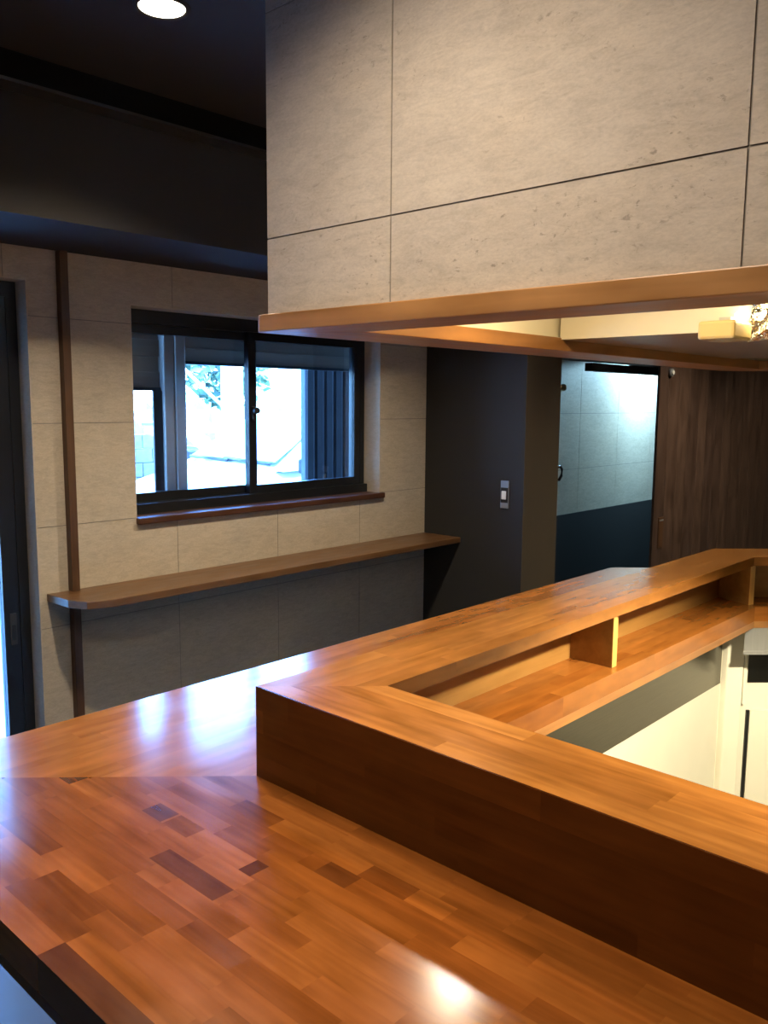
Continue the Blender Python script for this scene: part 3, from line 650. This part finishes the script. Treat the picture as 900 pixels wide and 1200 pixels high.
def car():
    e = empty('parked_car', 'white car parked outside the window, facing left', 'car', (3.55, 6.25, GZ))
    def P(u, v, z): return (3.55 + u, 6.25 + v, GZ + z)
    # lower body: loft of cross sections along the length
    st = [(0.0, .62, .30, .62), (.06, .72, .22, .72), (.30, .79, .20, .84), (.75, .82, .20, .95), (1.12, .83, .20, 1.03), (1.8, .84, .20, 1.05), (2.8, .84, .20, 1.06), (3.6, .83, .22, 1.06), (3.95, .78, .28, 1.02), (4.05, .68, .36, .92)]
    V, Fc = [], []
    for (u, hw, z0, z1) in st:
        sec = [(-hw * .86, z0), (-hw * .98, z0 + .10), (-hw, (z0 + z1) / 2), (-hw * .95, z1 - .10), (-hw * .80, z1 - .015), (-hw * .35, z1 + .01), (hw * .35, z1 + .01), (hw * .80, z1 - .015), (hw * .95, z1 - .10), (hw, (z0 + z1) / 2), (hw * .98, z0 + .10), (hw * .86, z0)]
        V += [P(u, y, z) for (y, z) in sec]
    n = 12
    for i in range(len(st) - 1):
        for k in range(n): Fc.append((i * n + k, i * n + (k + 1) % n, (i + 1) * n + (k + 1) % n, (i + 1) * n + k))
    Fc += [tuple(range(n)), tuple(range((len(st) - 1) * n, len(st) * n))]
    under(e, mesh('body', V, Fc, M['carpaint'], smooth=True))
    # greenhouse
    st = [(1.10, .70, 1.02, 1.03), (1.45, .69, 1.03, 1.25), (1.85, .66, 1.03, 1.46), (2.3, .64, 1.03, 1.54), (3.0, .64, 1.03, 1.52), (3.45, .66, 1.03, 1.42), (3.85, .68, 1.03, 1.06)]
    V, Fc = [], []
    for (u, hw, z0, z1) in st:
        sec = [(-.78, z0), (-hw - .02, (z0 + z1) / 2), (-hw * .92, z1 - .03), (-hw * .5, z1), (hw * .5, z1), (hw * .92, z1 - .03), (hw + .02, (z0 + z1) / 2), (.78, z0)]
        V += [P(u, y, z) for (y, z) in sec]
    n = 8
    for i in range(len(st) - 1):
        for k in range(n - 1): Fc.append((i * n + k, i * n + k + 1, (i + 1) * n + k + 1, (i + 1) * n + k))
    under(e, mesh('cabin', V, Fc, M['carpaint'], smooth=True))
    def pane(name, q, off):
        off = Vector(off); q = [Vector(P(*p)) for p in q]
        V = [p + off for p in q] + [p + off * 1.6 for p in q]; n = len(q)
        under(e, mesh(name, V, [tuple(range(n)), tuple(range(n, 2 * n))] + [(i, (i + 1) % n, n + (i + 1) % n, n + i) for i in range(n)], M['car_glass']))
    pane('windscreen', [(1.16, -.62, 1.065), (1.16, .62, 1.065), (1.82, .52, 1.445), (1.82, -.52, 1.445)], (-.012, 0, .018))
    for s in (-1, 1):
        pane('side_window', [(1.55, s * .765, 1.10), (2.45, s * .765, 1.10), (2.45, s * .66, 1.44), (1.95, s * .67, 1.40)], (0, s * .02, .006))
        pane('side_window', [(2.52, s * .765, 1.10), (3.45, s * .765, 1.10), (3.25, s * .66, 1.40), (2.52, s * .66, 1.44)], (0, s * .02, .006))
        m_ = under(e, box('mirror', 4.78, 4.90, 6.25 + s * .90 - .09, 6.25 + s * .90 + .09, GZ + 1.00, GZ + 1.13, M['black'], bevel=.02))
        for u in (.72, 3.25):
            wv = under(e, cyl('wheel', P(u, s * .72, .30), P(u, s * .86, .30), .30, M['rubber'], seg=28))
            hcp = cyl('hubcap', P(u, s * .86, .30), P(u, s * .868, .30), .19, M['grey'], seg=24); hcp.parent = wv; hcp.matrix_parent_inverse = Matrix.Identity(4)
        under(e, box('headlamp', 3.58, 3.72, 6.25 + s * .60 - .12, 6.25 + s * .60 + .12, GZ + .58, GZ + .72, M['glass' if False else 'grey'], bevel=.02))
    under(e, tube('wiper', [P(1.10, -.60, 1.075), P(1.13, -.2, 1.085), P(1.15, .10, 1.095)], .016, M['black']))
    under(e, tube('wiper', [P(1.10, .0, 1.080), P(1.13, .35, 1.085), P(1.14, .62, 1.085)], .016, M['black']))
    under(e, box('number_plate', 3.535, 3.552, 6.25 - .17, 6.25 + .17, GZ + .40, GZ + .56, M['white']))
car()

# external steel stair, descending to the right
stp = empty('steel_staircase', 'white steel outdoor staircase seen through the window beyond the car', 'staircase', (7.2, 12, GZ))
def P0(t): return (6.2 + t, H + .86 - .80 * t)
for yy in (11.6, 12.6):
    V = []; 
    a, b = P0(0), P0(2.95)
    V = [(a[0], yy, a[1] - .12), (b[0], yy, b[1] - .12), (b[0], yy, b[1] + .12), (a[0], yy, a[1] + .12)]
    V += [(p[0], p[1] + .05, p[2]) for p in V]
    under(stp, mesh('stringer', V, [(0, 1, 2, 3), (4, 5, 6, 7), (0, 1, 5, 4), (1, 2, 6, 5), (2, 3, 7, 6), (3, 0, 4, 7)], M['whitesteel']))
    for dz in (.45, .68, .95):
        under(stp, tube('handrail', [(a[0], yy + .025, a[1] + dz), (b[0], yy + .025, b[1] + dz)], .028, M['whitesteel']))
for i in range(12):
    p = P0(.12 + i * .24); under(stp, box('tread', p[0] - .12, p[0] + .12, 11.65, 12.6, p[1] - .02, p[1] + .02, M['grey']))
tag(box('white_pillar', 8.42, 8.68, 11.2, 11.46, GZ, 4.2, M['whitesteel'], bevel=.01), 'white square pillar in front of the outdoor staircase', 'pillar')
# block wall with a panel fence on top
bw = empty('block_wall', 'grey concrete block wall below the panel fence across the yard', 'wall', (6, 13.5, GZ))
for r_ in range(4):
    for i in range(10):
        x = 5.6 + i * .40 + (.2 if r_ % 2 else 0)
        under(bw, box('block', x + .005, x + .395, 13.5, 13.65, H - 1.62 + r_ * .255, H - 1.62 + r_ * .255 + .245, M['block'], bevel=.008))
fe = empty('panel_fence', 'grey panel fence standing on the block wall across the yard', 'fence', (6, 13.5, H - .6))
for i in range(9):
    under(fe, box('fence_panel', 5.6 + i * .45, 6.02 + i * .45, 13.55, 13.59, H - .60, H - .16, M['fence']))
    under(fe, box('fence_post', 6.02 + i * .45, 6.05 + i * .45, 13.53, 13.60, H - .60, H - .12, M['whitesteel']))
def tree(x, y, h, r, label, seed):
    rg = random.Random(seed); e = empty('garden_tree', label, 'tree', (x, y, GZ), 'trees beyond the yard')
    under(e, cyl('trunk', (x, y, GZ), (x + .1, y, h * .6), .12, M['bark'], r1=.07, seg=10))
    V, Fc = [], []
    for i in range(900):
        while True:
            v = Vector((rg.uniform(-1, 1), rg.uniform(-1, 1), rg.uniform(-1, 1)))
            if v.length < 1: break
        c = Vector((x, y, h)) + Vector((v.x * r, v.y * r, v.z * r * 1.1)); s = .10 + .1 * rg.random()
        a = Vector((rg.uniform(-1, 1), rg.uniform(-1, 1), rg.uniform(-1, 1))).normalized(); b = a.orthogonal().normalized()
        k = len(V); V += [c - a * s, c + b * s * .5, c + a * s, c - b * s * .5]; Fc.append((k, k + 1, k + 2, k + 3))
    f = bpy.data.meshes.new('foliage'); f.from_pydata([tuple(v) for v in V], [], Fc); o = link('foliage', f, M['leaf']); o['kind'] = 'stuff'; under(e, o)
tree(7.6, 16.5, 2.6, 1.1, 'leafy green tree behind the panel fence at the left', 1)
tree(10.2, 16.0, 2.8, 1.1, 'leafy green tree behind the white pillar', 2)
tree(12.9, 17.2, 2.5, 1.1, 'leafy green tree beside the pale house', 3)
hs = empty('pale_house', 'pale two storey house far behind the parked car', 'house', (15, 20, GZ))
under(hs, box('wall', 11.5, 18.0, 20, 25, GZ, 3.1, M['house']))
under(hs, prism('roof', [(11.2, 19.7), (18.3, 19.7), (18.3, 25.3), (11.2, 25.3)], 3.1, 3.35, M['roof']))
for i in range(4):
    for z in (.8, 2.0):
        wn = under(hs, box('window', 12.2 + i * 1.5, 12.9 + i * 1.5, 19.94, 20, z, z + .8, M['whitesteel']))
        g = box('pane', 12.25 + i * 1.5, 12.85 + i * 1.5, 19.93, 19.94, z + .05, z + .75, M['houseglass']); g.parent = wn; g.matrix_parent_inverse = Matrix.Identity(4)

nh = empty('added_house', 'added grey house block across the yard, dimming daylight at the glass door', 'house', (-1, 8.5, GZ))  # added to block sky light and calm the counter's blue reflection
under(nh, box('wall', -3.5, 3.45, 8.5, 12.0, GZ, 4.7, M['house_grey']))
under(nh, box('roof', -3.7, 3.55, 8.3, 12.2, 4.7, 4.85, M['roof']))
for i in range(3):
    for z in (.9, 3.0):
        wn = under(nh, box('window', -2.6 + i * 2.0, -1.5 + i * 2.0, 8.44, 8.5, z, z + 1.2, M['whitesteel']))
        g = box('pane', -2.53 + i * 2.0, -1.57 + i * 2.0, 8.43, 8.44, z + .07, z + 1.13, M['houseglass']); g.parent = wn; g.matrix_parent_inverse = Matrix.Identity(4)
